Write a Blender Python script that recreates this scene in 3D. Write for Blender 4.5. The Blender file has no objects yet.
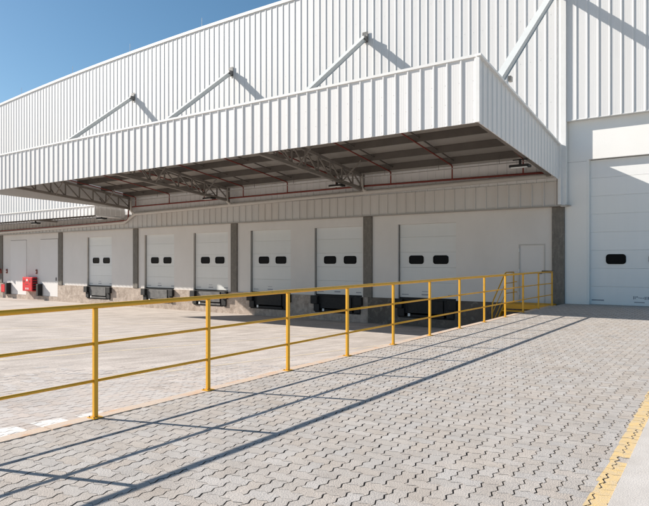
import bpy, math, random
from mathutils import Vector, Matrix
random.seed(11)
C = bpy.context.scene.collection
SC = bpy.context.scene

# ------------------------------------------------------------------ camera
YAW = math.atan(427.5 / 598.0)
cd = bpy.data.cameras.new('camera'); cam = bpy.data.objects.new('camera', cd); C.objects.link(cam)
EYE = 1.42
cam.location = (0, 0, EYE); cam.rotation_euler = (math.radians(90), 0, YAW)
cd.sensor_width = 36; cd.lens = 598 / 649 * 36; cd.shift_y = 9 / 649
cd.clip_start = 0.05; cd.clip_end = 2000
SC.camera = cam
# ------------------------------------------------------------------ sky and sun
SUN = Vector((1.67, 0.575, -1.0)).normalized()
w = bpy.data.worlds.new('World'); SC.world = w; w.use_nodes = True
wn = w.node_tree; bg = wn.nodes['Background']
sky = wn.nodes.new('ShaderNodeTexSky'); sky.sky_type = 'NISHITA'; sky.sun_disc = False
sky.sun_elevation = math.asin(-SUN.z); sky.sun_rotation = math.atan2(-SUN.x, -SUN.y)
sky.altitude = 300; sky.air_density = 1.0; sky.dust_density = 0.8; sky.ozone_density = 3.0
hs = wn.nodes.new('ShaderNodeHueSaturation'); hs.inputs['Saturation'].default_value = 1.12; hs.inputs['Hue'].default_value = 0.489; wn.links.new(sky.outputs[0], hs.inputs['Color']); wn.links.new(hs.outputs[0], bg.inputs[0]); bg.inputs[1].default_value = 0.071
sd = bpy.data.lights.new('sun', 'SUN'); sd.energy = 4.9; sd.angle = math.radians(0.5); sd.color = (1.0, 0.935, 0.85)
so = bpy.data.objects.new('sun', sd); C.objects.link(so); so.rotation_euler = SUN.to_track_quat('-Z', 'Y').to_euler()
so.location = (-20, -10, 20)
SC.view_settings.view_transform = 'Standard'; SC.view_settings.look = 'None'
SC.view_settings.gamma = 1; SC.view_settings.exposure = 0.74

# ------------------------------------------------------------------ materials
def mat(name, col, rough=0.6, metal=0.0, var=0.0, scale=3.0, stretch=(1, 1, 1), col2=None, fine=0.0,
        bump=0.0, bscale=60.0, rnd=None, rndamt=0.0, spec=0.4, stains=None):
    m = bpy.data.materials.new(name); m.use_nodes = True
    t = m.node_tree; n = t.nodes; L = t.links; p = n['Principled BSDF']
    p.inputs['Roughness'].default_value = rough; p.inputs['Metallic'].default_value = metal
    p.inputs['Specular IOR Level'].default_value = spec
    geo = n.new('ShaderNodeNewGeometry')
    mp = n.new('ShaderNodeMapping'); mp.inputs['Scale'].default_value = stretch
    L.new(geo.outputs['Position'], mp.inputs[0])
    rgb = n.new('ShaderNodeRGB'); rgb.outputs[0].default_value = (*col, 1)
    out = rgb.outputs[0]
    def mix(a, b, fac, mode='MIX'):
        x = n.new('ShaderNodeMix'); x.data_type = 'RGBA'; x.blend_type = mode
        L.new(a, x.inputs[6])
        if isinstance(b, tuple): x.inputs[7].default_value = (*b, 1)
        else: L.new(b, x.inputs[7])
        if isinstance(fac, float): x.inputs[0].default_value = fac
        else: L.new(fac, x.inputs[0])
        return x.outputs[2]
    def ramp(src, a, b, lo=0.0, hi=1.0):
        r = n.new('ShaderNodeMapRange'); r.inputs[1].default_value = a; r.inputs[2].default_value = b
        r.inputs[3].default_value = lo; r.inputs[4].default_value = hi
        L.new(src, r.inputs[0]); return r.outputs[0]
    if col2 is not None:
        ns = n.new('ShaderNodeTexNoise'); ns.inputs['Scale'].default_value = scale; ns.inputs['Detail'].default_value = 6
        ns.inputs['Roughness'].default_value = 0.62
        L.new(mp.outputs[0], ns.inputs['Vector'])
        out = mix(out, col2, ramp(ns.outputs[0], 0.5 - 0.18, 0.5 + 0.2, 0, max(var, 0.01)))
    if stains is not None:
        sc_, scol, lo, hi, amt = stains
        ns = n.new('ShaderNodeTexNoise'); ns.inputs['Scale'].default_value = sc_; ns.inputs['Detail'].default_value = 8
        L.new(geo.outputs['Position'], ns.inputs['Vector'])
        out = mix(out, scol, ramp(ns.outputs[0], lo, hi, 0, amt))
    if rnd:
        if rnd == 'object': r = n.new('ShaderNodeObjectInfo').outputs['Random']
        else: r = geo.outputs['Random Per Island']
        hv = n.new('ShaderNodeHueSaturation')
        L.new(ramp(r, 0, 1, 1 - rndamt, 1 + rndamt * 0.7), hv.inputs['Value'])
        mul = n.new('ShaderNodeMath'); mul.operation = 'MULTIPLY'; mul.inputs[1].default_value = 7.31
        fr = n.new('ShaderNodeMath'); fr.operation = 'FRACT'
        L.new(r, mul.inputs[0]); L.new(mul.outputs[0], fr.inputs[0])
        L.new(ramp(fr.outputs[0], 0, 1, 0.7, 1.3), hv.inputs['Saturation'])
        L.new(out, hv.inputs['Color']); out = hv.outputs[0]
    if fine:
        nf = n.new('ShaderNodeTexNoise'); nf.inputs['Scale'].default_value = bscale * 2; nf.inputs['Detail'].default_value = 4
        L.new(geo.outputs['Position'], nf.inputs['Vector'])
        hv = n.new('ShaderNodeHueSaturation'); L.new(out, hv.inputs['Color'])
        L.new(ramp(nf.outputs[0], 0.3, 0.7, 1 - fine, 1 + fine), hv.inputs['Value']); out = hv.outputs[0]
    L.new(out, p.inputs['Base Color'])
    if bump:
        nb = n.new('ShaderNodeTexNoise'); nb.inputs['Scale'].default_value = bscale; nb.inputs['Detail'].default_value = 5
        L.new(geo.outputs['Position'], nb.inputs['Vector'])
        b = n.new('ShaderNodeBump'); b.inputs['Strength'].default_value = bump; b.inputs['Distance'].default_value = 0.01
        L.new(nb.outputs[0], b.inputs['Height']); L.new(b.outputs[0], p.inputs['Normal'])
    return m

def sheet_mat(name, col, col2, horiz=False, pitch=0.06, strength=0.25, rough=0.42, var=0.5):
    """painted sheet metal: faint vertical dirt runs and fine rolled stiffening lines"""
    m = mat(name, col, rough=rough, col2=col2, var=var, scale=1.0, stretch=(5, 5, 0.35), rnd='object', rndamt=0.025, spec=0.35)
    t = m.node_tree; n = t.nodes; L = t.links; p = n['Principled BSDF']
    geo = n.new('ShaderNodeNewGeometry'); sx = n.new('ShaderNodeSeparateXYZ'); L.new(geo.outputs['Position'], sx.inputs[0])
    if horiz: v = sx.outputs[2]
    else:
        ad = n.new('ShaderNodeMath'); ad.operation = 'ADD'; L.new(sx.outputs[0], ad.inputs[0]); L.new(sx.outputs[1], ad.inputs[1]); v = ad.outputs[0]
    mu = n.new('ShaderNodeMath'); mu.operation = 'MULTIPLY'; mu.inputs[1].default_value = 2 * math.pi / pitch; L.new(v, mu.inputs[0])
    si = n.new('ShaderNodeMath'); si.operation = 'SINE'; L.new(mu.outputs[0], si.inputs[0])
    pw = n.new('ShaderNodeMapRange'); pw.inputs[1].default_value = 0.6; pw.inputs[2].default_value = 1.0; L.new(si.outputs[0], pw.inputs[0])
    b = n.new('ShaderNodeBump'); b.inputs['Strength'].default_value = strength; b.inputs['Distance'].default_value = 0.004
    L.new(pw.outputs[0], b.inputs['Height']); L.new(b.outputs[0], p.inputs['Normal'])
    return m

M = {}
M['sheet'] = sheet_mat('white_cladding', (0.73, 0.725, 0.72), (0.66, 0.65, 0.64))
M['sheet_in'] = sheet_mat('inner_cladding', (0.52, 0.49, 0.46), (0.44, 0.41, 0.38))
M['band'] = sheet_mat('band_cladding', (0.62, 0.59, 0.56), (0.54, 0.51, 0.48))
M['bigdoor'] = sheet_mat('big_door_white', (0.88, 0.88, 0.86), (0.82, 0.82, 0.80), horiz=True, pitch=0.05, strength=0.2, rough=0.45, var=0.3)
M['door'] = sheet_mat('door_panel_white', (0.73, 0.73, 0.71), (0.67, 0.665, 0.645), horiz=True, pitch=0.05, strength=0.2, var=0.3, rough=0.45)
M['flash'] = mat('white_flashing', (0.80, 0.80, 0.79), rough=0.4, col2=(0.66, 0.65, 0.63), var=0.5, scale=2, spec=0.4)
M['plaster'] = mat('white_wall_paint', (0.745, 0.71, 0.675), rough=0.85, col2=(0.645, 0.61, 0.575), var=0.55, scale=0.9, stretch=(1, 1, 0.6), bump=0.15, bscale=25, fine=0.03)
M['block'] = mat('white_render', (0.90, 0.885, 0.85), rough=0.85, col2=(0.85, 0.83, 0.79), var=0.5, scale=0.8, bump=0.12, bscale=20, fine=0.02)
M['leaf'] = mat('grey_white_door_paint', (0.745, 0.715, 0.69), rough=0.7, col2=(0.69, 0.66, 0.635), var=0.4, scale=1.5)
M['column'] = mat('bare_concrete', (0.22, 0.20, 0.175), rough=0.9, col2=(0.13, 0.12, 0.105), var=0.8, scale=4, stretch=(3, 3, 0.8), bump=0.4, bscale=30, fine=0.12, stains=(9, (0.3, 0.28, 0.25), 0.55, 0.75, 0.5))
M['plinth_shaded'] = mat('shade_darkened_concrete', (0.17, 0.145, 0.12), rough=0.95, col2=(0.08, 0.07, 0.06), var=0.8, scale=2.5, bump=0.5, bscale=18, fine=0.14, stains=(5, (0.33, 0.29, 0.25), 0.55, 0.72, 0.6))  # plinth concrete with stains, darkened to carry the canopy's shade in its colour
M['plinth'] = mat('rough_beige_concrete', (0.53, 0.44, 0.37), rough=0.95, col2=(0.26, 0.205, 0.165), var=0.85, scale=4.0, bump=0.6, bscale=18, fine=0.14, stains=(6, (0.62, 0.55, 0.48), 0.55, 0.72, 0.6))
M['yellow'] = mat('yellow_paint', (0.74, 0.385, 0.014), rough=0.45, col2=(0.60, 0.30, 0.016), var=0.5, scale=6, spec=0.5, stains=(14, (0.30, 0.16, 0.05), 0.62, 0.75, 0.6))
M['red'] = mat('red_pipe_paint', (0.17, 0.03, 0.02), rough=0.45, col2=(0.2, 0.03, 0.02), var=0.5, scale=4)
M['bright_red'] = mat('red_enamel', (0.66, 0.012, 0.025), rough=0.35, col2=(0.5, 0.01, 0.02), var=0.4, scale=5)
M['black'] = mat('black_rubber', (0.012, 0.012, 0.013), rough=0.7, col2=(0.03, 0.028, 0.026), var=0.6, scale=9, bump=0.2, bscale=40)
M['glass'] = mat('dark_glazing', (0.006, 0.006, 0.007), rough=0.35, spec=0.08)
M['gasket'] = mat('black_gasket', (0.008, 0.008, 0.008), rough=0.7, spec=0.1)
M['steel'] = mat('grey_steel', (0.18, 0.175, 0.17), rough=0.5, metal=0.2, col2=(0.07, 0.07, 0.07), var=0.8, scale=5, bump=0.15, bscale=30)
M['galv'] = mat('galvanised_grey', (0.42, 0.40, 0.37), rough=0.5, metal=0.1, col2=(0.32, 0.30, 0.28), var=0.5, scale=3)
M['truss'] = mat('truss_grey_paint', (0.22, 0.20, 0.18), rough=0.6, col2=(0.15, 0.138, 0.125), var=0.6, scale=3)
M['purlin'] = mat('purlin_grey', (0.115, 0.102, 0.09), rough=0.6, col2=(0.08, 0.071, 0.063), var=0.6, scale=2)
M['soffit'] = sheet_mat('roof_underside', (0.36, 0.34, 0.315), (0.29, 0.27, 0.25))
M['pipe'] = mat('pale_pvc_pipe', (0.60, 0.57, 0.53), rough=0.45, col2=(0.5, 0.47, 0.43), var=0.5, scale=3)
M['tie'] = mat('tie_beam_paint', (0.60, 0.62, 0.61), rough=0.5, col2=(0.52, 0.53, 0.52), var=0.5, scale=2)
PV = dict(rough=0.9, col2=(0.375, 0.338, 0.305), var=0.75, scale=4.5, bump=0.55, bscale=90, fine=0.13, rndamt=0.06,
          stains=(1.3, (0.30, 0.26, 0.225), 0.56, 0.74, 0.45), spec=0.25)
M['paver'] = mat('concrete_paver', (0.475, 0.437, 0.402), rnd='object', **PV)
M['paver_mass'] = mat('concrete_paver_mass', (0.475, 0.437, 0.402), rnd='island', **PV)
M['sand'] = mat('joint_sand', (0.24, 0.215, 0.19), rough=1, col2=(0.15, 0.13, 0.115), var=0.6, scale=12, spec=0.1)
M['yardpaver'] = mat('dusty_yard_paver', (0.54, 0.49, 0.455), rnd='island', rough=0.95, col2=(0.42, 0.375, 0.345), var=0.7, scale=1.2, bump=0.3, bscale=120, fine=0.07, rndamt=0.05, spec=0.2, stains=(0.35, (0.55, 0.50, 0.46), 0.45, 0.7, 0.8))
M['yard'] = mat('dusty_yard_concrete', (0.60, 0.535, 0.485), rough=0.95, col2=(0.36, 0.315, 0.28), var=0.95, scale=1.5, stretch=(2.2, 0.6, 1), bump=0.6, bscale=22, fine=0.16, spec=0.2, stains=(0.22, (0.34, 0.295, 0.26), 0.52, 0.72, 0.6))
M['apron'] = mat('smooth_concrete', (0.57, 0.535, 0.50), rough=0.85, col2=(0.46, 0.425, 0.39), var=0.7, scale=3.5, bump=0.3, bscale=90, fine=0.09, stains=(2.0, (0.42, 0.38, 0.34), 0.55, 0.75, 0.5), spec=0.25)
M['ground'] = mat('dry_ground', (0.33, 0.30, 0.25), rough=1, col2=(0.2, 0.2, 0.13), var=0.8, scale=0.05)
M['ypaint'] = mat('yellow_road_paint', (0.72, 0.50, 0.21), rough=0.75, col2=(0.56, 0.46, 0.32), var=0.9, scale=14, bump=0.3, bscale=120, fine=0.06, stains=(30, (0.45, 0.40, 0.32), 0.6, 0.7, 0.8))
M['wpaint'] = mat('white_road_paint', (0.80, 0.79, 0.77), rough=0.7, col2=(0.60, 0.57, 0.54), var=0.7, scale=14, bump=0.3, bscale=120, fine=0.05)
M['kerb'] = mat('faded_orange_kerb', (0.58, 0.43, 0.31), rough=0.9, col2=(0.51, 0.45, 0.395), var=1.0, scale=2.5, bump=0.4, bscale=60, fine=0.10, stains=(5, (0.60, 0.33, 0.16), 0.54, 0.72, 0.7))
M['faded'] = mat('faded_lane_paint', (0.70, 0.57, 0.38), rough=0.9, col2=(0.53, 0.47, 0.41), var=1.0, scale=5, fine=0.06)
M['grating'] = M['yellow']
M['sticker'] = mat('grey_sticker', (0.25, 0.26, 0.29), rough=0.6, col2=(0.45, 0.45, 0.47), var=0.9, scale=60)
M['ink'] = mat('dark_print', (0.06, 0.06, 0.07), rough=0.6)

# ------------------------------------------------------------------ helpers
class MB:
    def __init__(s): s.v = []; s.f = []
    def add(s, vs, fs):
        k = len(s.v); s.v += [tuple(v) for v in vs]; s.f += [tuple(k + i for i in f) for f in fs]; return s
    def box(s, x0, x1, y0, y1, z0, z1):
        vs = [(x, y, z) for x in (x0, x1) for y in (y0, y1) for z in (z0, z1)]
        return s.add(vs, [(0, 1, 3, 2), (4, 6, 7, 5), (0, 4, 5, 1), (2, 3, 7, 6), (0, 2, 6, 4), (1, 5, 7, 3)])
    def bar(s, a, b, wd, ht, up=(0, 0, 1)):
        a = Vector(a); b = Vector(b); d = (b - a).normalized(); up = Vector(up)
        sd_ = d.cross(up)
        if sd_.length < 1e-4: sd_ = d.cross(Vector((1, 0, 0)))
        sd_.normalize(); u = sd_.cross(d).normalized()
        vs = [p + sd_ * (i * wd / 2) + u * (j * ht / 2) for p in (a, b) for i, j in ((-1, -1), (1, -1), (1, 1), (-1, 1))]
        return s.add(vs, [(0, 1, 2, 3), (7, 6, 5, 4), (0, 4, 5, 1), (1, 5, 6, 2), (2, 6, 7, 3), (3, 7, 4, 0)])
    def tube(s, pts, r, n=8):
        pts = [Vector(p) for p in pts]; rings = []
        prev = None
        for i, p in enumerate(pts):
            d = ((pts[min(i + 1, len(pts) - 1)] - pts[i]).normalized() + (pts[i] - pts[max(i - 1, 0)]).normalized()).normalized()
            ref = Vector((0, 0, 1)) if abs(d.z) < 0.9 else Vector((0, 1, 0))
            if prev is not None: ref = prev
            a = (ref - d * ref.dot(d)).normalized(); prev = a; b = d.cross(a)
            # widen at mitred bends
            c = 1.0
            if 0 < i < len(pts) - 1:
                c = 1 / max(0.7, d.dot((pts[i] - pts[i - 1]).normalized()))
            rings.append([p + (a * math.cos(q) + b * math.sin(q)) * r * (1 + (c - 1) * 0.6) for q in [2 * math.pi * k / n for k in range(n)]])
        vs = [v for R_ in rings for v in R_]; fs = []
        for i in range(len(rings) - 1):
            for k in range(n):
                fs.append((i * n + k, i * n + (k + 1) % n, (i + 1) * n + (k + 1) % n, (i + 1) * n + k))
        fs.append(tuple(reversed(range(n)))); fs.append(tuple((len(rings) - 1) * n + k for k in range(n)))
        return s.add(vs, fs)
    def cyl(s, a, b, r, n=12): return s.tube([a, b], r, n)

WL = {}      # world location of every parent
def wloc(o): return WL.get(o.name, Vector((0, 0, 0)))
def obj(name, mb, m, parent=None, smooth=False, bevel=0.0, kind=None, origin=None, mesh=None):
    if mesh is None:
        lo = [min(v[i] for v in mb.v) for i in range(3)]; hi = [max(v[i] for v in mb.v) for i in range(3)]
        c = Vector(origin) if origin is not None else Vector(((lo[0] + hi[0]) / 2, (lo[1] + hi[1]) / 2, lo[2]))
        me = bpy.data.meshes.new(name); me.from_pydata([Vector(v) - c for v in mb.v], [], mb.f)
        me.materials.append(m)
        if smooth: me.polygons.foreach_set('use_smooth', [True] * len(me.polygons))
        me.update()
    else: me = mesh; c = Vector(origin)
    o = bpy.data.objects.new(name, me); C.objects.link(o)
    WL[o.name] = c
    if parent is not None: o.parent = parent; o.location = c - wloc(parent)
    else: o.location = c
    if bevel:
        b = o.modifiers.new('bevel', 'BEVEL'); b.width = bevel; b.segments = 2; b.limit_method = 'ANGLE'
    if kind: o['kind'] = kind
    return o
def thing(name, label, cat, loc=(0, 0, 0), group=None):
    o = bpy.data.objects.new(name, None); C.objects.link(o); o.location = loc; o.empty_display_size = 0.3
    WL[o.name] = Vector(loc); o['label'] = label; o['category'] = cat
    if group: o['group'] = group
    return o
def tag(o, label, cat, group=None):
    o['label'] = label; o['category'] = cat
    if group: o['group'] = group
    return o
def struct(name, mb, m): return obj(name, mb, m, kind='structure')
def dup(root, loc, label):
    r = root.copy(); C.objects.link(r); r.location = loc; WL[r.name] = Vector(loc); r['label'] = label
    for ch in list(root.children):
        c = ch.copy(); C.objects.link(c); c.parent = r
        for g in ch.children:
            d = g.copy(); C.objects.link(d); d.parent = c
    return r

# ------------------------------------------------------------------ levels
W = 21.4                                     # face of the dock wall
XF = -5.25                                   # railing line
def zr(y): return min(0.0, -0.14 + 0.0078 * y)                       # ramp surface
def zy(y): return min(-1.12 + 0.051 * (21.4 - y), zr(y) - 0.004) if y < 21.4 else -1.12   # yard surface

# ------------------------------------------------------------------ ground sheets
def strip(x0, x1, ys, zf, thick=0.25):
    b = MB(); n = len(ys)
    vs = []
    for y in ys: vs += [(x0, y, zf(y)), (x1, y, zf(y)), (x0, y, zf(y) - thick), (x1, y, zf(y) - thick)]
    fs = []
    for i in range(n - 1):
        a = 4 * i; c = a + 4
        fs += [(a, a + 1, c + 1, c), (a + 2, c + 2, c + 3, a + 3), (a, c, c + 2, a + 2), (a + 1, a + 3, c + 3, c + 1)]
    fs += [(0, 2, 3, 1), (4 * n - 4, 4 * n - 3, 4 * n - 1, 4 * n - 2)]
    return b.add(vs, fs)
g = MB(); g.add([(-700, -700, -1.45), (700, -700, -1.45), (700, 700, -1.45), (-700, 700, -1.45)], [(0, 1, 2, 3)])
struct('ground', g, M['ground'])
ys = [-40, -10, 0, 1, 1.5, 1.9, 2.3, 3, 5, 10, 15, 18, 21.36]
JD = 0.017
yard = struct('yard', strip(-95, -5.37, ys, lambda y: zy(y) - 0.0045), M['yard'])
ramp = struct('ramp', strip(-5.2, -0.50, ys[:-1] + [21.55], lambda y: zr(y) - JD, 1.3), M['sand'])
def edge_x(y): return -0.735 - 0.03 * (y - 4.0)          # the painted edge line runs slightly askew
ab = strip(-0.712, 14, ys[:-1] + [21.39], lambda y: zr(y) + 0.005, 1.3)
ab.v = [((edge_x(v[1]) if v[0] < 0 and v[1] > -5 else v[0]), v[1], v[2]) for v in ab.v]
apron = struct('concrete_apron', ab, M['apron'])

# ------------------------------------------------------------------ herringbone pavers with toothed edges
U = 0.1117; AMP = 0.0135
def edgeV(i, j, s):   # vertical edge from (i,j) up (s=1) or down (s=-1)
    pts = [(i * U, j * U), (i * U + AMP, (j + .25) * U), (i * U - AMP, (j + .75) * U), (i * U, (j + 1) * U)]
    return pts[:-1] if s > 0 else list(reversed(pts))[:-1]
def edgeH(i, j, s):
    pts = [(i * U, j * U), ((i + .25) * U, j * U - AMP), ((i + .75) * U, j * U + AMP), ((i + 1) * U, j * U)]
    return pts[:-1] if s > 0 else list(reversed(pts))[:-1]
def outline(nx, ny):
    o = []
    for i in range(nx): o += edgeH(i, 0, 1)
    for j in range(ny): o += edgeV(nx, j, 1)
    for i in reversed(range(nx)): o += edgeH(i, ny, -1)
    for j in reversed(range(ny)): o += edgeV(0, j, -1)
    return o
def inset(poly, g_):
    n = len(poly); r = []
    for k in range(n):
        a = Vector(poly[k - 1]); b = Vector(poly[k]); c = Vector(poly[(k + 1) % n])
        n1 = Vector((-(b - a).y, (b - a).x)).normalized(); n2 = Vector((-(c - b).y, (c - b).x)).normalized()
        m_ = (n1 + n2); q = m_.length
        m_ = m_ / q if q > 1e-6 else n1
        d_ = m_ * (g_ / max(0.6, m_.dot(n1))); r.append(b + (Vector((d_.x, d_.y * 0.05)) if abs(m_.x) > 0.5 else Vector((0, d_.y * 0.05))))
    return r
OUT = {k: outline(*k) for k in ((2, 1), (1, 2), (1, 1))}
TOP = {k: inset(OUT[k], 0.0051) for k in OUT}; BOT = {k: inset(OUT[k], 0.0043) for k in OUT}
def paver_geo(k, depth, ox=0, oy=0, zf=lambda x, y: 0.0):
    t, b = TOP[k], BOT[k]; n = len(t)
    vs = [(p.x + ox, p.y + oy, zf(p.x + ox, p.y + oy)) for p in t] + [(p.x + ox, p.y + oy, zf(p.x + ox, p.y + oy) - depth) for p in b]
    return vs, [tuple(range(n))] + [(i, n + i, n + (i + 1) % n, (i + 1) % n) for i in range(n)]
def paver_cells(i0, i1, j0, j1):
    for i in range(i0 - 1, i1):
        for j in range(j0 - 1, j1):
            r = (i - j) % 4
            if r == 0:
                a = i >= i0; b = i + 1 < i1
                if j < j0: continue
                if a and b: yield (2, 1), i, j
                elif a: yield (1, 1), i, j
                elif b: yield (1, 1), i + 1, j
            elif r == 3:
                a = j >= j0; b = j + 1 < j1
                if i < i0: continue
                if a and b: yield (1, 2), i, j
                elif a: yield (1, 1), i, j
                elif b: yield (1, 1), i, j + 1
PX0, PY0 = -5.195, 0.0
FW = Vector((-math.sin(YAW), math.cos(YAW))); RT = Vector((math.cos(YAW), math.sin(YAW)))
def inview(x, y, m=0.03):
    p = Vector((x, y)); d = p.dot(FW)
    if d < 0.5: return None
    px = p.dot(RT) / d * 598 + 324.5; py = 262 + 598 * 1.53 / d
    if -649 * m < px < 649 * (1 + m) and py < 506 * (1 + m): return d
    return None
cells = list(paver_cells(0, 42, -12, 193))
info = []
for k, i, j in cells:
    cx = PX0 + (i + k[0] / 2) * U; cy = PY0 + (j + k[1] / 2) * U
    info.append((inview(cx, cy) or 1e9, k, i, j, random.gauss(0, .0012), random.gauss(0, .0003), random.gauss(0, .0004),
                 random.gauss(0, .0010), random.gauss(0, .005), random.gauss(0, .006)))
info.sort(key=lambda a: a[0])
near = [a for a in info[:300]]; far = info[300:]
pm = {}
for k in OUT:
    me = bpy.data.meshes.new('paver'); vs, fs = paver_geo(k, JD + 0.004, -k[0] * U / 2, -k[1] * U / 2)
    me.from_pydata(vs, [], fs); me.materials.append(M['paver']); me.materials.append(M['sand'])
    for p_ in me.polygons: p_.material_index = 0 if p_.index == 0 else 1
    pm[k] = me
def pmatrix(a):
    _, k, i, j, dx, dy, dz, rx, ry, rz = a
    cx = PX0 + (i + k[0] / 2) * U; cy = PY0 + (j + k[1] / 2) * U
    return Matrix.Translation((cx + dx, cy + dy, zr(cy) + dz)) @ Matrix.Rotation(rx, 4, 'X') @ Matrix.Rotation(ry, 4, 'Y') @ Matrix.Rotation(rz, 4, 'Z')
for a in near:
    o = bpy.data.objects.new('paver', pm[a[1]]); C.objects.link(o); mt = pmatrix(a)
    o.parent = ramp; o.location = mt.translation - wloc(ramp); o.rotation_euler = mt.to_euler()
fb = MB()
for a in far:
    mt = pmatrix(a); k = a[1]; vs, fs = paver_geo(k, JD + 0.004, -k[0] * U / 2, -k[1] * U / 2)
    fb.add([mt @ Vector(v) for v in vs], fs)
pf = obj('paver_field', fb, M['paver_mass'], ramp, kind='stuff'); pf.data.materials.append(M['sand'])
pf.data.polygons.foreach_set('material_index', [0 if len(f) > 4 else 1 for f in fb.f])
# paint lies on the pavers' tops, so the joints stay open through it
def clip(poly, ax, val, keep_gt):
    r = []
    for k in range(len(poly)):
        a = poly[k - 1]; b = poly[k]
        ia = (a[ax] > val) == keep_gt; ib = (b[ax] > val) == keep_gt
        if ia != ib:
            t = (val - a[ax]) / (b[ax] - a[ax]); r.append(a.lerp(b, t))
        if ib: r.append(b)
    return r
def paint(rects, items, zoff, wob=0.006, drop=None):
    b = MB()
    for mt, k, cx, cy in items:
        for x0, x1, y0, y1 in rects:
            if cx < x0 - .2 or cx > x1 + .2 or cy < y0 - .2 or cy > y1 + .2: continue
            if drop and drop(cx, cy): continue
            pl = [mt @ Vector((p.x - k[0] * U / 2, p.y - k[1] * U / 2, zoff)) for p in TOP[k]]
            for ax, val, gt in ((0, x0 + random.uniform(-wob, wob), True), (0, x1 + random.uniform(-wob, wob), False), (1, y0, True), (1, y1, False)):
                pl = clip(pl, ax, val, gt)
                if len(pl) < 3: break
            if len(pl) >= 3: b.add(pl, [tuple(range(len(pl)))])
    return b
ritems = [(pmatrix(a), a[1], PX0 + (a[2] + a[1][0] / 2) * U, PY0 + (a[3] + a[1][1] / 2) * U) for a in info if a[2] > 30]
yl = paint([(edge_x(.25 + .5 * q) - .125, edge_x(.25 + .5 * q) + .004, .5 * q, .5 * q + .5) for q in range(-2, 42)], ritems, 0.0012, drop=lambda x, y: x > edge_x(y) - .05 and 4.2 < y < 5.2 and random.random() < 0.3)
struct('painted_edge_line', yl, M['ypaint'])
# yard pavers beside the kerb, sinking into dust with distance
YX0 = -5.372 - 46 * U
yb = MB(); yitems = []
for k, i, j in paver_cells(0, 46, 0, 96):
    cx = YX0 + (i + k[0] / 2) * U; cy = (j + k[1] / 2) * U
    far_ = max(0, (-(cx) - 6.6) / 3.2) + max(0, (cy - 4.0) / 6)
    if random.random() < far_ * 0.9 - 0.1: continue
    dz = random.gauss(-0.0010 - 0.0012 * min(1, far_), .0005)
    sl = (zy(cy + .05) - zy(cy - .05)) / .1
    mt = Matrix.Translation((cx + random.gauss(0, .001), cy + random.gauss(0, .001), zy(cy) + dz)) @ Matrix.Rotation(math.atan(sl) + random.gauss(0, .003), 4, 'X') @ Matrix.Rotation(random.gauss(0, .004), 4, 'Y')
    vs, fs = paver_geo(k, 0.014, -k[0] * U / 2, -k[1] * U / 2)
    yb.add([mt @ Vector(v) for v in vs], fs); yitems.append((mt, k, cx, cy))
obj('paver_field', yb, M['yardpaver'], yard, kind='stuff')
dash = [(-5.86, -5.385, 1.70 + .48 * q, 2.03 + .48 * q) for q in range(0, 8)]
struct('painted_dashes', paint(dash, yitems, 0.0012, 0.012), M['wpaint'])
# kerb stones
kb = MB(); ys2 = ys[:-1] + [20.3]
kerb = struct('kerb', strip(-5.385, -5.197, ys2, lambda y: zr(y) - 0.012, 1.2), M['plinth'])
y = -6.0
while y < 20.3:
    y1 = min(y + 1.0, 20.3); b = MB()
    x0, x1, dz = -5.368, -5.204, random.uniform(-.002, .003)
    za, zb_ = zr(y) + dz, zr(y1) + dz; q = .006
    b.add([(x0, y + .004, za - .03), (x1, y + .004, za - .03), (x1, y1 - .004, zb_ - .03), (x0, y1 - .004, zb_ - .03),
           (x0 + q, y + .008, za + .004), (x1 - q, y + .008, za + .004), (x1 - q, y1 - .008, zb_ + .004), (x0 + q, y1 - .008, zb_ + .004)],
          [(0, 3, 2, 1), (4, 5, 6, 7), (0, 1, 5, 4), (1, 2, 6, 5), (2, 3, 7, 6), (3, 0, 4, 7)])
    obj('kerb_stone', b, M['kerb'], kerb); y = y1
# worn lane lines on the yard
for k, (x, wd, ya, yb_) in enumerate([(-7.74, .07, 3.5, 20.6), (-10.7, .08, 3.0, 20.6), (-13.6, .08, 2, 20.6), (-17.2, .08, 2, 20.6)]):
    b = MB(); n = 30
    vs = []
    for i in range(n + 1):
        yy = ya + (yb_ - ya) * i / n; wob = .006 * math.sin(i * 1.7 + k)
        vs += [(x - wd / 2 + wob, yy, zy(yy) - 0.0025), (x + wd / 2 + wob, yy, zy(yy) - 0.0025)]
    b.add(vs, [(2 * i, 2 * i + 1, 2 * i + 3, 2 * i + 2) for i in range(n)])
    struct('lane_line', b, M['faded'])

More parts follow.
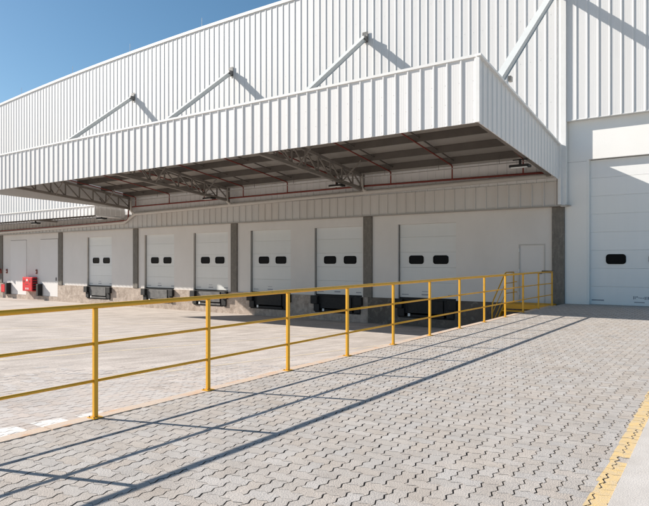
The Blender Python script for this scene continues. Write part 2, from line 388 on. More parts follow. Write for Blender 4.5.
# ------------------------------------------------------------------ warehouse
COLX = [-51.4, -43.74, -36.1, -28.44, -20.74, -13.05, -5.41]
DOORS = [-33.23, -27.71, -23.70, -19.70, -15.85, -11.65]; DWID = 2.5; DH = 2.93
wh = thing('warehouse', 'long white warehouse with ribbed metal upper wall and row of loading dock doors', 'warehouse', (-20, W, -1.1))
def roofz(x): return 13.33 - 0.00147 * (x + 21) ** 2
def sheet_profile(n, pitch, rh=0.03):
    p = [(0.0, 0.0)]
    for k in range(n):
        a = k * pitch
        p += [(a + pitch - .075, 0), (a + pitch - .055, rh), (a + pitch - .022, rh), (a + pitch - .002, 0)]
    p[-1] = (n * pitch, 0)
    return p
def sheet(origin, ud, nd, n, pitch, zb, zt, rh=0.03, back=0.02, umax=None):
    """ribbed sheet: starts at origin, runs along ud, ribs stand out along nd; zb / zt give its ends at distance u"""
    ud = Vector(ud); nd = Vector(nd); o = Vector(origin); pr = sheet_profile(n, pitch, rh)
    if umax is not None: pr = [p for p in pr if p[0] < umax] + [(umax, 0)]
    fr = [o + ud * u + nd * d for u, d in pr]; b = MB(); m = len(pr)
    vs = [Vector((v.x, v.y, zb(pr[i][0]))) for i, v in enumerate(fr)] + [Vector((v.x, v.y, zt(pr[i][0]))) for i, v in enumerate(fr)]
    u1 = pr[-1][0]
    bk = [o - nd * back, o + ud * u1 - nd * back]
    vs += [Vector((bk[0].x, bk[0].y, zb(0))), Vector((bk[1].x, bk[1].y, zb(u1))), Vector((bk[1].x, bk[1].y, zt(u1))), Vector((bk[0].x, bk[0].y, zt(0)))]
    fs = [(i, i + 1, m + i + 1, m + i) for i in range(m - 1)]
    fs += [(2 * m + 1, 2 * m, 2 * m + 3, 2 * m + 2), tuple(reversed(range(m))) + (2 * m, 2 * m + 1), tuple(range(m, 2 * m)) + (2 * m + 2, 2 * m + 3)]
    return b.add(vs, fs)
P = 0.345
x = -57.0 - 0.145
while x < 14:
    right = x > -5.2
    zb0 = 6.19 if right else 4.02
    u1 = None
    if x < -5.28 < x + 3 * P: u1 = -5.28 - x
    obj('wall_sheet', sheet((x, W - .2, 0), (1, 0, 0), (0, -1, 0), 3, P, lambda u: zb0, lambda u: roofz(x + u), rh=0.022, umax=u1), M['sheet'], wh)
    x = -5.10 if u1 else x + 3 * P
x = -57.0 - 0.05
PB = 0.41
while x < -5.3:
    u1 = min(3 * PB, -5.28 - x)
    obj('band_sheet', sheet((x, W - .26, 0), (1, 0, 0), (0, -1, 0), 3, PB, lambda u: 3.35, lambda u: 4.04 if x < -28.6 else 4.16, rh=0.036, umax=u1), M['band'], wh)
    x += 3 * PB
obj('band_flashing', MB().box(-57, -5.0, W - .31, W - .02, 3.315, 3.347), M['galv'], wh)
obj('corner_flashing', MB().box(-5.277, -5.103, W - .27, W - .05, 3.30, roofz(-5.2)), M['flash'], wh)
cop = MB()
xs = [-57 + i * 1.5 for i in range(48)]
for a, b_ in zip(xs[:-1], xs[1:]):
    cop.bar((a, W - .18, roofz(a) + .02), (b_ + .001, W - .18, roofz(b_) + .02), .16, .14)
obj('roof_coping', cop, M['flash'], wh)
rb = MB(); vs = []
for a in xs: vs += [(a, W - .1, roofz(a) - .03), (a, W + 38, roofz(a) - .03), (a, W + 38, 0)]
rb.add(vs, [(3 * i, 3 * i + 3, 3 * i + 4, 3 * i + 1) for i in range(len(xs) - 1)] + [(3 * i + 1, 3 * i + 4, 3 * i + 5, 3 * i + 2) for i in range(len(xs) - 1)])
obj('roof', rb, M['galv'], wh)
# solid core walls behind the sheets
core = MB()
for a, b_ in zip(xs[:-1], xs[1:]):
    z0 = 3.4
    core.add([(a, W - .17, z0), (b_, W - .17, z0), (b_, W - .17, roofz(b_) - .04), (a, W - .17, roofz(a) - .04)], [(0, 1, 2, 3)]) if b_ < -5.1 else None
core.box(-57.2, -57, W, W + 38, -1.2, roofz(-57)); core.box(13.6, 13.8, W, W + 38, -1.2, roofz(13))
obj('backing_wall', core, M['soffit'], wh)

# dock wall bays: white wall between openings
def fill_wall(x0, x1, openings, z0, z1, y0, y1, name, m):
    """wall pieces round openings (xa, xb, za, zb)"""
    cur = x0
    for xa, xb, za, zb in sorted(openings):
        if xa > cur: obj(name, MB().box(cur, xa, y0, y1, z0, z1), m, wh)
        if zb < z1: obj(name, MB().box(xa, xb, y0, y1, zb, z1), m, wh)
        if za > z0: obj(name, MB().box(xa, xb, y0, y1, z0, za), m, wh)
        cur = xb
    if cur < x1: obj(name, MB().box(cur, x1, y0, y1, z0, z1), m, wh)
SLIDE = [(-42.45, -40.30), (-38.57, -36.42)]
for a, b_ in zip(COLX[:-1], COLX[1:]):
    ops = [(d, d + DWID, -.05, DH) for d in DOORS if a < d < b_]
    if a < -40 < b_: ops = [(s0, s1, -.05, 2.93) for s0, s1 in SLIDE]
    if b_ > -6: ops.append((-6.78, -5.86, -.05, 2.05))
    if a < -50: ops = [(-46.7, -44.2, -.05, DH)]
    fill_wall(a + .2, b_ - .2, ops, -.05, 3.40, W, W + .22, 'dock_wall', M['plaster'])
for cx_ in COLX:
    hw = .21 if cx_ < -6 else .205
    b = MB().box(cx_ - hw, cx_ + hw, W - .075, W + .25, -.05 if cx_ < -6 else -.3, 3.312)
    obj('column', b, M['column'], wh, bevel=.012)
# beige plinth below dock floor; right-hand runs carry canopy shade in their colour
pops = [(d + .05, d + DWID - .05, -.80, -.05) for d in DOORS] + [(s0, s1, -.82, -.05) for s0, s1 in SLIDE]
cuts = sorted([c for c in COLX if c > -57])
def plinth_run(x0, x1):
    ops = [o for o in pops if o[0] >= x0 and o[1] <= x1]
    fill_wall(x0, x1, ops, -1.3, -.052, W - .045, W + .25, 'plinth', M['plinth'] if x0 < -20 else M['plinth_shaded'])
prev = -57
for c in COLX[:-1]:
    plinth_run(prev, c); prev = c
plinth_run(prev, COLX[-1] - .21)

def rr(x0, x1, z0, z1, r, y, n=4):
    pts = []
    for cx_, cz, a0 in ((x1 - r, z0 + r, -90), (x1 - r, z1 - r, 0), (x0 + r, z1 - r, 90), (x0 + r, z0 + r, 180)):
        for k in range(n + 1):
            a = math.radians(a0 + 90 * k / n); pts.append(Vector((cx_ + r * math.cos(a), y, cz + r * math.sin(a))))
    return pts
def rwindow(door, x0, x1, z0, z1, y):
    o = rr(x0, x1, z0, z1, .10, y - .022); i = rr(x0 + .035, x1 - .035, z0 + .035, z1 - .035, .07, y - .022); o2 = rr(x0, x1, z0, z1, .10, y + .01)
    i2 = rr(x0 + .035, x1 - .035, z0 + .035, z1 - .035, .07, y - .006); n = len(o)
    b = MB().add(o + i + o2 + i2, [(k, (k + 1) % n, n + (k + 1) % n, n + k) for k in range(n)] + [(k, 2 * n + k, 2 * n + (k + 1) % n, (k + 1) % n) for k in range(n)] + [(n + k, n + (k + 1) % n, 3 * n + (k + 1) % n, 3 * n + k) for k in range(n)])
    obj('window_frame', b, M['gasket'], door)
    obj('window_pane', MB().add(i2, [tuple(range(n))]), M['glass'], door)
def sectional_door(x0, x1, h, y, wins, marks, name='dock_door'):
    dr = obj(name, MB().box(x0, x1, y + .045, y + .09, -.04, h), M['leaf'], wh)
    z = 0.0; k = 0
    while z < h - .02:
        z1 = min(z + .604, h + .02); b = MB(); q = .006
        vs = [(x0, y + .012, z + .0005), (x1, y + .012, z + .0005), (x1, y + .012, z1 - .0005), (x0, y + .012, z1 - .0005),
              (x0, y + .004, z + .0025), (x1, y + .004, z + .0025), (x1, y + .004, z1 - .0025), (x0, y + .004, z1 - .0025),
              (x0, y, z + .010), (x1, y, z + .010), (x1, y, z1 - .010), (x0, y, z1 - .010)]
        b.add(vs, [(8, 9, 10, 11), (4, 5, 9, 8), (10, 6, 7, 11), (0, 1, 5, 4), (6, 2, 3, 7), (0, 4, 7, 3), (1, 2, 6, 5), (4, 8, 11, 7), (5, 6, 10, 9)])
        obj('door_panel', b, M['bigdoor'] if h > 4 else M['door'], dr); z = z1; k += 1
    obj('bottom_seal', MB().box(x0, x1, y - .01, y + .044, -.045, -.002), M['black'], dr)
    for s in (x0, x1 - .05):
        obj('jamb_seal', MB().box(s + (0 if s == x0 else .02), s + (.03 if s == x0 else .05), y - .03, y - .002, -.045, h), M['flash'] if (s != x0 or h > 4) else M['steel'], dr)  # left strip on dock doors: dark seal with the reveal's shadow in its colour
    for a, b_, c, d in wins: rwindow(dr, a, b_, c, d, y)
    for a, b_, c, d in marks: obj('sticker', MB().box(a, b_, y - .003, y - .0005, c, d), M['sticker'], dr)
    return dr
for d in DOORS + [-46.7]:
    sectional_door(d + .0, d + DWID, DH, W + .12, [(d + .45, d + 1.09, 1.34, 1.68), (d + 1.50, d + 2.14, 1.34, 1.68)],
                   [(d + .12, d + .42, .10, .135), (d + 1.0, d + 1.32, .10, .155), (d + 1.02, d + 1.28, .24, .265), (d + 2.12, d + 2.38, .10, .145)])
for s0, s1 in SLIDE:
    dr = obj('steel_door', MB().box(s0 + .02, s1 - .02, W - .02, W + .06, -.815, 2.91), M['leaf'], wh)
    obj('door_seal', MB().box(s0 + .02, s1 - .02, W - .03, W + .06, -.85, -.817), M['black'], dr)
    obj('door_handle', MB().box(s1 - .2, s1 - .16, W - .07, W - .022, .2, .42), M['steel'], dr)
pd = obj('personnel_door', MB().box(-6.74, -5.90, W + .02, W + .06, -.04, 2.01), M['leaf'], wh)
fr = MB().box(-6.777, -6.742, W - .012, W + .06, -.04, 2.046).box(-5.898, -5.863, W - .012, W + .06, -.04, 2.046).box(-6.742, -5.898, W - .012, W + .06, 2.012, 2.046)
obj('door_frame', fr, M['pipe'], pd)
for z in (.25, 1.05, 1.78): obj('hinge', MB().cyl((-6.755, W - .02, z), (-6.755, W - .02, z + .12), .016), M['flash'], pd)
obj('door_handle', MB().tube([(-5.98, W + .02, 1.02), (-5.98, W - .04, 1.02), (-6.09, W - .04, 1.02)], .011), M['steel'], pd)

# tall white block round the big door, set back behind the cladding
bw = [(-4.49, -0.27, 0, 4.85)]
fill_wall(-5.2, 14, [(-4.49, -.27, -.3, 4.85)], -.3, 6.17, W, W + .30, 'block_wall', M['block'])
obj('block_cap', MB().box(-5.1, 14, W - .215, W + .02, 6.172, 6.188), M['flash'], wh)
obj('door_jamb_trim', MB().box(-4.49, -4.44, W + .012, W + .15, 0, 4.847), M['block'], wh)
bd = sectional_door(-4.44, -.27, 4.84, W + .165, [(-3.94 + 1.26 * k, -3.34 + 1.26 * k, 1.35, 1.68) for k in range(3)], [(-4.38, -4.0, .13, .17)], 'big_sectional_door')
# worn, unreadable maker's lettering on the bottom panel of the big door
lx = -3.13
for wd_, z0, z1 in ((.035, .21, .31), (.02, .22, .31), (.045, .27, .31), (.03, .25, .28), (.05, .245, .27), (.04, .24, .27), (.035, .21, .30), (.02, .21, .31), (.04, .215, .305), (.03, .21, .31)):
    obj('lettering', MB().box(lx, lx + wd_, W + .162, W + .1645, z0, z1), M['sticker'], bd); lx += wd_ + .018
obj('sticker', MB().box(-3.1, -2.8, W + .162, W + .1645, .10, .13), M['sticker'], bd)
obj('wall_joint', MB().box(-5.195, -4.50, W - .004, W - .0005, 4.795, 4.803), M['galv'], wh)

# dock levelers
lv = thing('dock_leveler', '', 'dock leveler', (0, W - .045, 0), 'dock levelers under the sectional doors')
def lobj(n, b, m, bevel=0): 
    o = obj(n, b, m, None, bevel=bevel); c = WL[o.name]; o.parent = lv; o.location = c; return o
hw = DWID / 2
lobj('pit', MB().box(-hw + .055, hw - .055, .03, .9, -.79, -.74).box(-hw + .055, hw - .055, .85, .9, -.739, -.10).box(-hw + .055, -hw + .10, .03, .849, -.739, -.10).box(hw - .10, hw - .055, .03, .849, -.739, -.10), M['black'])
lobj('platform', MB().box(-hw + .11, hw - .11, -.02, .9, -.095, -.048), M['black'], .008)
lobj('lip', MB().box(-hw + .50, hw - .50, -.035, -.005, -.60, -.10), M['steel'], .006)
lobj('side_plate', MB().box(-hw + .12, -hw + .48, .0, .03, -.62, -.10), M['steel'])
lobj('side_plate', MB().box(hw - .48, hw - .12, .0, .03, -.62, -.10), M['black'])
for s in (-1, 1):
    x0 = s * (hw + .08)
    lobj('bumper', MB().box(min(x0, x0 - s * .36), max(x0, x0 - s * .36), -.16, -.002, -.42, -.06), M['black'], .02)
    lobj('bumper_bracket', MB().box(min(x0 - s * .12, x0 - s * .42), max(x0 - s * .12, x0 - s * .42), -.08, -.003, -.74, -.425), M['black'], .01)
lobj('toe_guard', MB().box(-hw + .46, hw - .46, -.05, -.004, -.745, -.66), M['steel'])
lobj('plate_label', MB().box(-hw + .50, -hw + .60, -.056, -.051, -.735, -.62), M['flash'])
LAB = ['dock leveler with grey plate under the first windowed door right of the red cabinet',
       'dock leveler under the second windowed dock door counting from the red cabinet',
       'dock leveler under the third windowed dock door, a sun triangle at its right',
       'black dock leveler under the fourth windowed dock door, at the edge of the canopy shadow',
       'black dock leveler in deep shade under the fifth windowed dock door',
       'black dock leveler in deep shade under the dock door nearest the yellow stairs']
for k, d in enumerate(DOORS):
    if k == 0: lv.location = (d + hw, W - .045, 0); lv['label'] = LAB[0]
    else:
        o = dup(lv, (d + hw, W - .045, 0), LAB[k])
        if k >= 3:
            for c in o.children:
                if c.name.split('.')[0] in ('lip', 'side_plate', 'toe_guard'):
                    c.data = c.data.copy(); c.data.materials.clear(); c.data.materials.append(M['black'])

# ------------------------------------------------------------------ main canopy
def rooft(y): return 5.25 + .13 * (21.2 - y)
YF = 13.79; XR = -5.30; XL = -28.85
cn = thing('loading_canopy', 'large white ribbed metal canopy over the dock doors, hung from ties on the wall', 'canopy', ((XL + XR) / 2, W - .3, 4.3))
PC = 0.362; x = XR - .06
while x > XL + .05:
    x0 = max(x - 3 * PC, XL); 
    obj('fascia_sheet', sheet((x0, YF, 0), (1, 0, 0), (0, -1, 0), 3, PC, lambda u: 4.77 + random.uniform(0, .0), lambda u: 6.34, umax=x - x0), M['sheet'], cn)
    x = x0
def side(xp, nx, zb, zt, y0, y1, pitch, par, rev=False, m=None):
    yy = y0
    while yy < y1 - .05:
        u1 = min(3 * pitch, y1 - yy)
        if nx > 0: b = sheet((xp, yy, 0), (0, 1, 0), (nx, 0, 0), 3, pitch, lambda u: zb(yy + u), lambda u: zt(yy + u), umax=u1)
        else: b = sheet((xp, yy + u1, 0), (0, -1, 0), (nx, 0, 0), 3, pitch, lambda u: zb(yy + u1 - u), lambda u: zt(yy + u1 - u), umax=u1)
        obj('side_sheet', b, m or M['sheet'], par); yy += u1
zbR = lambda y: 4.77 + (4.21 - 4.77) * (y - YF) / (21.2 - YF)
ztR = lambda y: 6.34 + (5.35 - 6.34) * (y - YF) / (21.2 - YF)
side(XR - .03, 1, zbR, ztR, YF + .0, 21.0, .33, cn)
side(XL, -1, lambda y: 4.60 - .19 * (y - YF) / 7.4, ztR, YF, 21.16, .33, cn, m=M['sheet'])
obj('corner_trim', MB().box(XR - .075, XR + .012, YF - .05, YF + .03, 4.768, 6.335), M['flash'], cn)
obj('wall_trim', MB().box(XR - .03, XR + .06, 21.0, 21.125, 3.36, 5.37), M['flash'], cn)
obj('fascia_cap', MB().box(XL - .05, XR - .0, YF - .045, YF + .06, 6.337, 6.40), M['flash'], cn)
b = MB()
b.bar((XR - .0, YF - .07, 6.365), (XR - .0, 21.12, 5.372), .12, .055); obj('side_cap', b, M['flash'], cn)
b = MB(); b.bar((XL - .0, YF - .07, 6.365), (XL - .0, 21.12, 5.372), .12, .055); obj('side_cap', b, M['flash'], cn)
x = XL + .1
while x < XR - .15:
    u1 = min(1.08, XR - .1 - x); b = MB(); pr = sheet_profile(3, .36, .035); pr = [p for p in pr if p[0] < u1] + [(u1, 0)]
    m_ = len(pr)
    vs = [(x + u, YF + .08, rooft(YF + .08) + .0 + d) for u, d in pr] + [(x + u, 21.12, rooft(21.12) + d) for u, d in pr]
    vs += [(x, YF + .08, rooft(YF + .08) - .004), (x + u1, YF + .08, rooft(YF + .08) - .004), (x + u1, 21.12, rooft(21.12) - .004), (x, 21.12, rooft(21.12) - .004)]
    b.add(vs, [(i, i + 1, m_ + i + 1, m_ + i) for i in range(m_ - 1)] + [(2 * m_, 2 * m_ + 3, 2 * m_ + 2, 2 * m_ + 1)])
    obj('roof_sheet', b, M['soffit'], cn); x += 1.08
PY = [20.75, 19.35, 17.95, 16.55, 15.15, 13.98]
for yy in PY:
    z1 = rooft(yy) - .012; b = MB()
    b.box(XL + .1, XR - .1, yy - .008, yy + .008, z1 - .24, z1).box(XL + .1, XR - .1, yy + .008, yy + .085, z1 - .012, z1 - .002).box(XL + .1, XR - .1, yy + .008, yy + .085, z1 - .24, z1 - .23)
    obj('purlin', b, M['purlin'], cn)
fs_ = MB()
xx = XR - .06 - PC * 3
n_ = 0
while xx - .04 * 0 > XL:
    for kk in range(3):
        for zz in (4.84, 5.30, 5.78, 6.26):
            u = xx + kk * PC + PC - .10
            if u > XL: fs_.box(u - .005, u + .005, YF - .005, YF - .0005, zz - .005, zz + .005)
    xx -= 3 * PC
for kk in range(60):
    for zz in (6.9, 8.4, 9.9, 11.4):
        u = -26 + kk * P + .03
        if u < -5.3: fs_.box(u - .006, u + .006, W - .205, W - .2005, zz - .006, zz + .006)
obj('fastener', fs_, M['galv'], cn, kind='stuff')
TX = [-28.40, -20.74, -13.05, -5.60]
k = 0
for q in range(9):
    xx = -26.9 + q * 2.56
    for a, b_ in zip(PY[1:], PY[:-1]):
        obj('sag_rod', MB().bar((xx, a + .1, rooft(a) - .14), (xx, b_ - .01, rooft(b_) - .14), .04, .04), M['purlin'], cn)
    obj('sag_rod', MB().bar((xx, 20.76, rooft(20.8) - .16), (xx, 21.1, rooft(21.1) - .13), .05, .05), M['purlin'], cn)
def bz(y): return 5.02 - .0865 * (y - 14.0)
for tx in TX:
    tb = MB()
    ya, yb_ = 13.95, 20.98
    tb.bar((tx, ya, bz(ya)), (tx, yb_, bz(yb_)), .15, .12)
    ta = lambda y: rooft(y) - .33
    tb.bar((tx, ya, ta(ya)), (tx, yb_, ta(yb_)), .12, .10)
    tb.bar((tx, ya + .05, bz(ya)), (tx, ya + .05, ta(ya)), .1, .1, (0, 1, 0)); tb.bar((tx, yb_ - .05, bz(yb_) - .1), (tx, yb_ - .05, ta(yb_) + .3), .14, .14, (0, 1, 0))
    tr = obj('truss', tb, M['truss'], cn)
    n = 9; st = (yb_ - ya) / n
    for q in range(n):
        y0 = ya + q * st; y1 = y0 + st
        if q: obj('truss_post', MB().bar((tx, y0, bz(y0) + .05), (tx, y0, ta(y0) - .04), .05, .05, (0, 1, 0)), M['truss'], tr)
        obj('truss_diagonal', MB().bar((tx, y0 + .03, ta(y0) - .04), (tx, y1 - .03, bz(y1) + .05), .05, .045), M['truss'], tr)
    for yy in (16.55, 19.35):
        for s in (-1, 1):
            if tx > -6 and s > 0: continue
            obj('knee_brace', MB().bar((tx + s * .08, yy - .02, bz(yy)), (tx + s * .95, yy - .02, rooft(yy) - .2), .05, .04), M['truss'], tr)
for tx in (-28.40, -20.74, -13.05, -5.43):
    a = Vector((tx, W - .24, 10.72)); b_ = Vector((tx, 15.35, 6.08))
    tb = MB(); tb.bar(a, b_, .20, .012); 
    up = (b_ - a).cross(Vector((1, 0, 0))).normalized()
    tie = obj('tie_beam', MB().bar(a, b_, .17, .15), M['tie'], cn, bevel=.006)
    for s in (-1, 1):
        f0 = a + up * (s * .084); f1 = b_ + up * (s * .084)
        obj('flange', MB().bar(f0, f1, .22, .014), M['tie'], tie)
    obj('wall_bracket', MB().box(tx - .13, tx + .13, W - .26, W - .242, 10.5, 10.95).box(tx + .09, tx + .15, W - .50, W - .262, 10.55, 10.72), M['steel'], tie)
    obj('foot_bracket', MB().box(tx - .05, tx + .05, 15.2, 15.6, 5.9, 6.2), M['steel'], tie)
    obj('bolt_plate', MB().box(tx + .09, tx + .17, 15.95, 16.1, 6.28, 6.42), M['galv'], tie)
obj('canopy_gutter', MB().box(XL + .12, XR - .12, 20.86, 21.13, 5.02, 5.035).box(XL + .12, XR - .12, 20.85, 20.862, 5.02, 5.15), M['galv'], cn)

# ------------------------------------------------------------------ low canopy at the left
c2 = thing('low_canopy', 'shallow lower white canopy along the wall at the far left, left of the big canopy', 'canopy', (-42, W - .3, 3.9))
YL = 19.15; XE = -28.95
x = XE - .03
while x > -56.5:
    x0 = x - 3 * P
    obj('fascia_sheet', sheet((x0, YL, 0), (1, 0, 0), (0, -1, 0), 3, P, lambda u: 3.97, lambda u: 4.47), M['sheet'], c2); x = x0
side(XE, 1, lambda y: 3.97, lambda y: 4.47, YL, 21.0, .33, c2)
obj('fascia_cap', MB().box(-56.6, XE + .05, YL - .06, YL + .05, 4.468, 4.515), M['flash'], c2)
obj('side_cap', MB().box(XE - .05, XE + .055, YL + .052, 21.1, 4.468, 4.512), M['flash'], c2)
obj('lower_pipe_edge', MB().tube([(XE - .1, YL + .1, 3.95), (XE - .1, 21.0, 3.90)], .05), M['flash'], c2, smooth=True)
x = -56.4
while x < XE - .2:
    u1 = min(1.08, XE - .1 - x)
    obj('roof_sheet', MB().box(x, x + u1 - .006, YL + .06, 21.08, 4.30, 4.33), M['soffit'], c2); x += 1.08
for yy in (19.35, 20.1, 20.85): obj('purlin', MB().box(-56.4, XE - .1, yy - .03, yy + .03, 4.10, 4.29), M['purlin'], c2)
for xx in (-28.6 - .9, -36.1, -43.7, -51.4):
    obj('bracket', MB().bar((xx, YL + .1, 4.05), (xx, 21.1, 4.0), .12, .12), M['truss'], c2)

# ------------------------------------------------------------------ pipes, cable, gutter pipe
sp = thing('sprinkler_pipework', 'red fire sprinkler pipes running along the wall and up under the canopy roof', 'pipework', (-17, 20.95, 4.5))
obj('main_pipe', MB().tube([(-5.62, 20.95, 4.47), (-13.1, 20.95, 4.54), (-28.40, 20.95, 4.50), (-28.52, 20.95, 4.40), (-28.55, 20.95, 3.86), (-28.72, 20.95, 3.77), (-31.2, 20.95, 3.71), (-43, 20.95, 3.60), (-56, 20.95, 3.5)], .038), M['red'], sp, smooth=True)
for xx in (-6.47, -9.10, -11.71, -14.35, -17.01, -19.71, -22.38, -25.03, -27.85):
    zt = 5.02
    obj('branch_pipe', MB().tube([(xx, 20.92, 4.50), (xx, 20.92, zt - .05), (xx, 20.86, zt), (xx, 17.0, zt + .13 * 3.86), (xx, 14.1, zt + .13 * 6.76)], .026), M['red'], sp, smooth=True)
cb = thing('cable_conduit', 'thin grey conduit strung along the wall under the canopy on drop hangers', 'conduit', (-17, 20.6, 4.8))
obj('conduit', MB().tube([(-5.7, 20.6, 4.86), (-28.3, 20.6, 4.78)], .014, 6), M['galv'], cb, smooth=True)
for q in range(10): obj('hanger', MB().bar((-7.2 - q * 2.3, 20.6, 4.86), (-7.2 - q * 2.3, 20.6, 5.2), .012, .012), M['purlin'], cb)
gp = thing('drain_pipe', 'pale round drain pipe sloping along the top of the cladding band with a dog-leg', 'pipe', (-17, 21.03, 4.2))
obj('pipe_run', MB().tube([(-5.5, 21.0, 4.36), (-13.1, 21.0, 4.28), (-21.4, 21.0, 4.18), (-28.0, 21.0, 4.10), (-28.12, 21.0, 4.06), (-28.88, 21.0, 3.71), (-29.0, 21.0, 3.67), (-43.3, 21.0, 3.48), (-56, 21.0, 3.35)], .085, 10), M['pipe'], gp, smooth=True)
for xx, zb_ in ((-13.0, 4.33), (-20.7, 4.24), (-28.15, 4.15)):
    obj('down_pipe', MB().tube([(xx, 20.84, 5.15), (xx, 20.84, zb_ + .12), (xx + .04, 20.9, zb_ + .03), (xx + .14, 21.0, zb_)], .055, 10), M['pipe'], gp, smooth=True)
obj('elbow', MB().tube([(-5.6, 21.0, 4.36), (-5.5, 21.0, 4.38), (-5.46, 21.0, 4.47)], .095, 10), M['pipe'], gp, smooth=True)

# floodlights
fl = thing('floodlight', '', 'floodlight', (0, 0, 0), 'black floodlights under the canopies')
for nm, b, m, bv in (('housing', MB().box(-.30, .30, -.16, .16, -.06, .02), M['black'], .02), ('lens', MB().box(-.24, .24, -.17, -.05, -.085, -.062), M['flash'], 0),
                     ('mounting_arm', MB().bar((0, 0, .02), (0, 0, .2), .06, .06, (0, 1, 0)).bar((-.22, .0, .18), (.22, .0, .18), .05, .03), M['black'], 0)):
    o = obj(nm, b, m, None, bevel=bv); c = WL[o.name]; o.parent = fl; o.location = c
spots = [(-13.2, 19.3, 4.42, 'black floodlight under the middle canopy truss, above the wall between fifth dock door and column'),
         (-20.95, 19.9, 4.46, 'black floodlight under the left middle truss, above the pair of dock doors'),
         (-5.75, 18.3, 4.36, 'black floodlight under the canopy tight against its right side panel'),
         (-29.5, 19.9, 3.86, 'black floodlight under the right end of the low left canopy'),
         (-36.4, 19.9, 3.86, 'black floodlight far left under the low canopy above the red cabinet bay')]
for q, (a, b_, c, l) in enumerate(spots):
    if q == 0: fl.location = (a, b_, c); fl['label'] = l
    else: dup(fl, (a, b_, c), l)

# lightning rods
for q, (xx, l) in enumerate([(-22.96, 'thin lightning rod nearest the centre of the roof edge'), (-28.87, 'second thin lightning rod from the right on the roof edge'),
                             (-34.63, 'third thin lightning rod from the right on the roof edge'), (-40.79, 'leftmost thin lightning rod on the roof edge')]):
    tag(obj('lightning_rod', MB().cyl((xx, W - .1, roofz(xx)), (xx, W - .1, roofz(xx) + .62), .012, 6), M['flash']), l, 'lightning rod', 'lightning rods on the roof edge')

# ------------------------------------------------------------------ yellow railing
ra = thing('railing', 'yellow three-rail steel railing along the edge of the paved ramp', 'railing', (XF, 3.47, zr(3.47)))
PYS = [3.47 + 1.5 * k for k in range(-3, 12)]; H = 1.10
for yy in PYS:
    z = zr(yy); b = MB(); b.box(XF - .021, XF + .021, yy - .021, yy + .021, z + .014, z + H - .02)
    po = obj('post', b, M['yellow'], ra, bevel=.005)
    obj('base_plate', MB().box(XF - .055, XF + .055, yy - .055, yy + .055, z + .004, z + .012), M['yellow'], po)
    for sx in (-1, 1):
        obj('bolt', MB().cyl((XF + sx * .038, yy - .038, z + .012), (XF + sx * .038, yy - .038, z + .022), .007, 6), M['steel'], po)
def along(h, r, y0, y1, n=10):
    return MB().tube([(XF, yy, zr(yy) + h) for yy in [y0 + (y1 - y0) * k / n for k in range(n + 1)]], r, 10)
obj('top_rail', along(H, .0255, PYS[0] - .02, PYS[-1] + .03), M['yellow'], ra, smooth=True)
for h in (.733, .367):
    for a, b_ in zip(PYS[:-1], PYS[1:]): obj('middle_rail', along(h, .0155, a + .019, b_ - .019, 2), M['yellow'], ra, smooth=True)
obj('end_bracket', MB().box(XF - .34, XF + .0, PYS[-1] + .05, PYS[-1] + .12, H - .04, H + .04), M['black'], ra)

# ------------------------------------------------------------------ yellow stairs and landing
stt = thing('access_stairs', 'yellow steel stairs and landing by the white personnel door', 'stairs', (-6.2, 20.3, -1.1))
obj('landing', MB().box(-6.93, -5.46, 20.36, 21.30, -.035, -.012), M['yellow'], stt)
obj('landing_beam', MB().box(-6.95, -5.46, 20.30, 20.357, -.17, -.012), M['yellow'], stt)
obj('landing_beam', MB().box(-6.955, -6.90, 20.36, 21.30, -.17, -.04), M['yellow'], stt)
obj('landing_beam', MB().box(-5.50, -5.455, 20.36, 21.30, -.17, -.04), M['yellow'], stt)
for q in range(9): obj('grating_bar', MB().box(-6.90, -5.50, 20.42 + q * .1, 20.45 + q * .1, -.012, -.004), M['yellow'], stt)
for k in range(1, 5):
    yy = 20.30 - .267 * (k - 1); z = -.2 * k - .012
    obj('tread', MB().box(-6.90, -5.50, yy - .29, yy - .02, z - .035, z), M['yellow'], stt)
for xx in (-6.94, -5.475):
    obj('stringer', MB().bar((xx, 20.40, -.10), (xx, 19.05, -1.06), .03, .2), M['yellow'], stt)
hx = -6.90
obj('handrail', MB().tube([(hx, 21.22, 1.06), (hx, 20.40, 1.06), (hx, 20.28, 1.0), (hx, 19.22, .20), (hx, 19.10, .08), (hx, 19.06, -.1), (hx, 19.06, -1.03)], .022), M['yellow'], stt, smooth=True)
for h in (.37, .72):
    obj('guard_rail', MB().tube([(hx, 21.22, 1.06 - h), (hx, 20.36, 1.06 - h), (hx, 19.06, .10 - h + .0)], .014), M['yellow'], stt, smooth=True)
obj('newel_post', MB().box(hx - .02, hx + .02, 21.20, 21.24, -.012, 1.05), M['yellow'], stt)
obj('newel_post', MB().box(hx - .02, hx + .02, 20.34, 20.38, -.012, 1.04), M['yellow'], stt)
for zz in (.36, .72): obj('cross_bar', MB().bar((hx + .02, 21.22, zz), (-6.78, 21.22, zz), .03, .03), M['yellow'], stt)

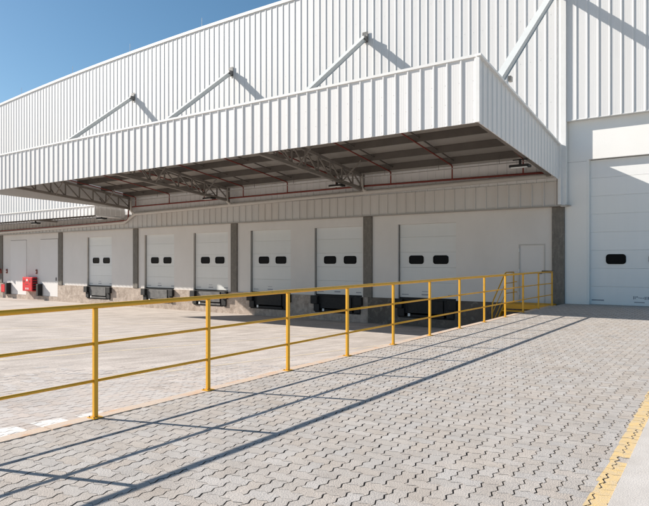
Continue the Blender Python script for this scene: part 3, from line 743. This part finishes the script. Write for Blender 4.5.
# ------------------------------------------------------------------ fire cabinets and fittings on the left bay
fc = thing('hose_cabinet', 'bright red fire hose cabinet on the wall between two white steel doors', 'cabinet', (-39.55, W - .05, -.53))
obj('body', MB().box(-40.17, -38.90, W - .36, W - .048, -.53, .41), M['bright_red'], fc, bevel=.01)
obj('door_leaf', MB().box(-40.12, -38.96, W - .378, W - .362, -.48, .36), M['bright_red'], fc, bevel=.004)
obj('emblem', MB().box(-39.66, -39.46, W - .382, W - .379, .14, .28), M['wpaint'], fc)
for a, b_, c, d in ((-40.02, -39.84, .05, .2), (-39.3, -39.14, .05, .2), (-39.75, -39.4, -.1, -.05)): obj('hinge_mark', MB().box(a, b_, W - .382, W - .379, c, d), M['red'], fc)
for q in range(5): obj('vent', MB().box(-38.899, -38.885, W - .34, W - .07, -.46 + q * .17, -.36 + q * .17), M['black'], fc)
for q in range(3): obj('lower_mark', MB().box(-39.75 + q * .15, -39.68 + q * .15, W - .382, W - .379, -.42, -.30), M['flash'], fc)
db = thing('dock_bumper', 'black rubber guard post against the plinth right of the red cabinet', 'bumper', (-38.35, W - .05, -.8), 'guard posts in the red cabinet bay')
o = obj('rubber_block', MB().box(-38.50, -38.26, W - .34, W - .06, -.82, -.04), M['black'], db, bevel=.02)
obj('steel_plate', MB().box(-38.54, -38.22, W - .059, W - .046, -.84, -.02), M['steel'], db)
dup(db, (-42.45, W - .05, -.8), 'black rubber guard post at the left edge of the far left steel door')
for a, l in ((-39.0, 'small red fire alarm box on the white wall above the red cabinet'), (-42.95, 'small red alarm box beside the left edge column, far left')):
    t = thing('alarm_box', l, 'alarm', (a, W - .0, .62), 'red alarm boxes on the wall')
    obj('box_body', MB().box(a - .07, a + .07, W - .06, W - .001, .62, .92), M['red'], t, bevel=.008)
    obj('call_point', MB().box(a - .035, a + .035, W - .066, W - .061, .72, .80), M['flash'], t)
hp = thing('hydrant_pipe', 'dark red hydrant pipe bending down at the left edge by the concrete column', 'pipe', (-44.2, 21.0, 0))
obj('pipe_run', MB().tube([(-45.5, 21.0, .95), (-43.3, 21.0, .95), (-43.05, 21.0, .88), (-43.0, 21.0, .62)], .06), M['red'], hp, smooth=True)
obj('riser', MB().tube([(-44.3, 21.0, .95), (-44.3, 21.0, -1.1)], .07), M['red'], hp, smooth=True)
obj('valve', MB().cyl((-44.3, 20.86, .3), (-44.3, 20.8, .3), .14, 12), M['bright_red'], hp)
sc = thing('small_cabinet', 'small dark red cabinet beside the black guard post at the far left', 'cabinet', (-43.0, W - .05, -.72))
obj('body', MB().box(-43.3, -42.72, W - .26, W - .048, -.72, -.12), M['red'], sc, bevel=.01)
obj('door_leaf', MB().box(-43.26, -42.76, W - .272, W - .262, -.68, -.16), M['bright_red'], sc)
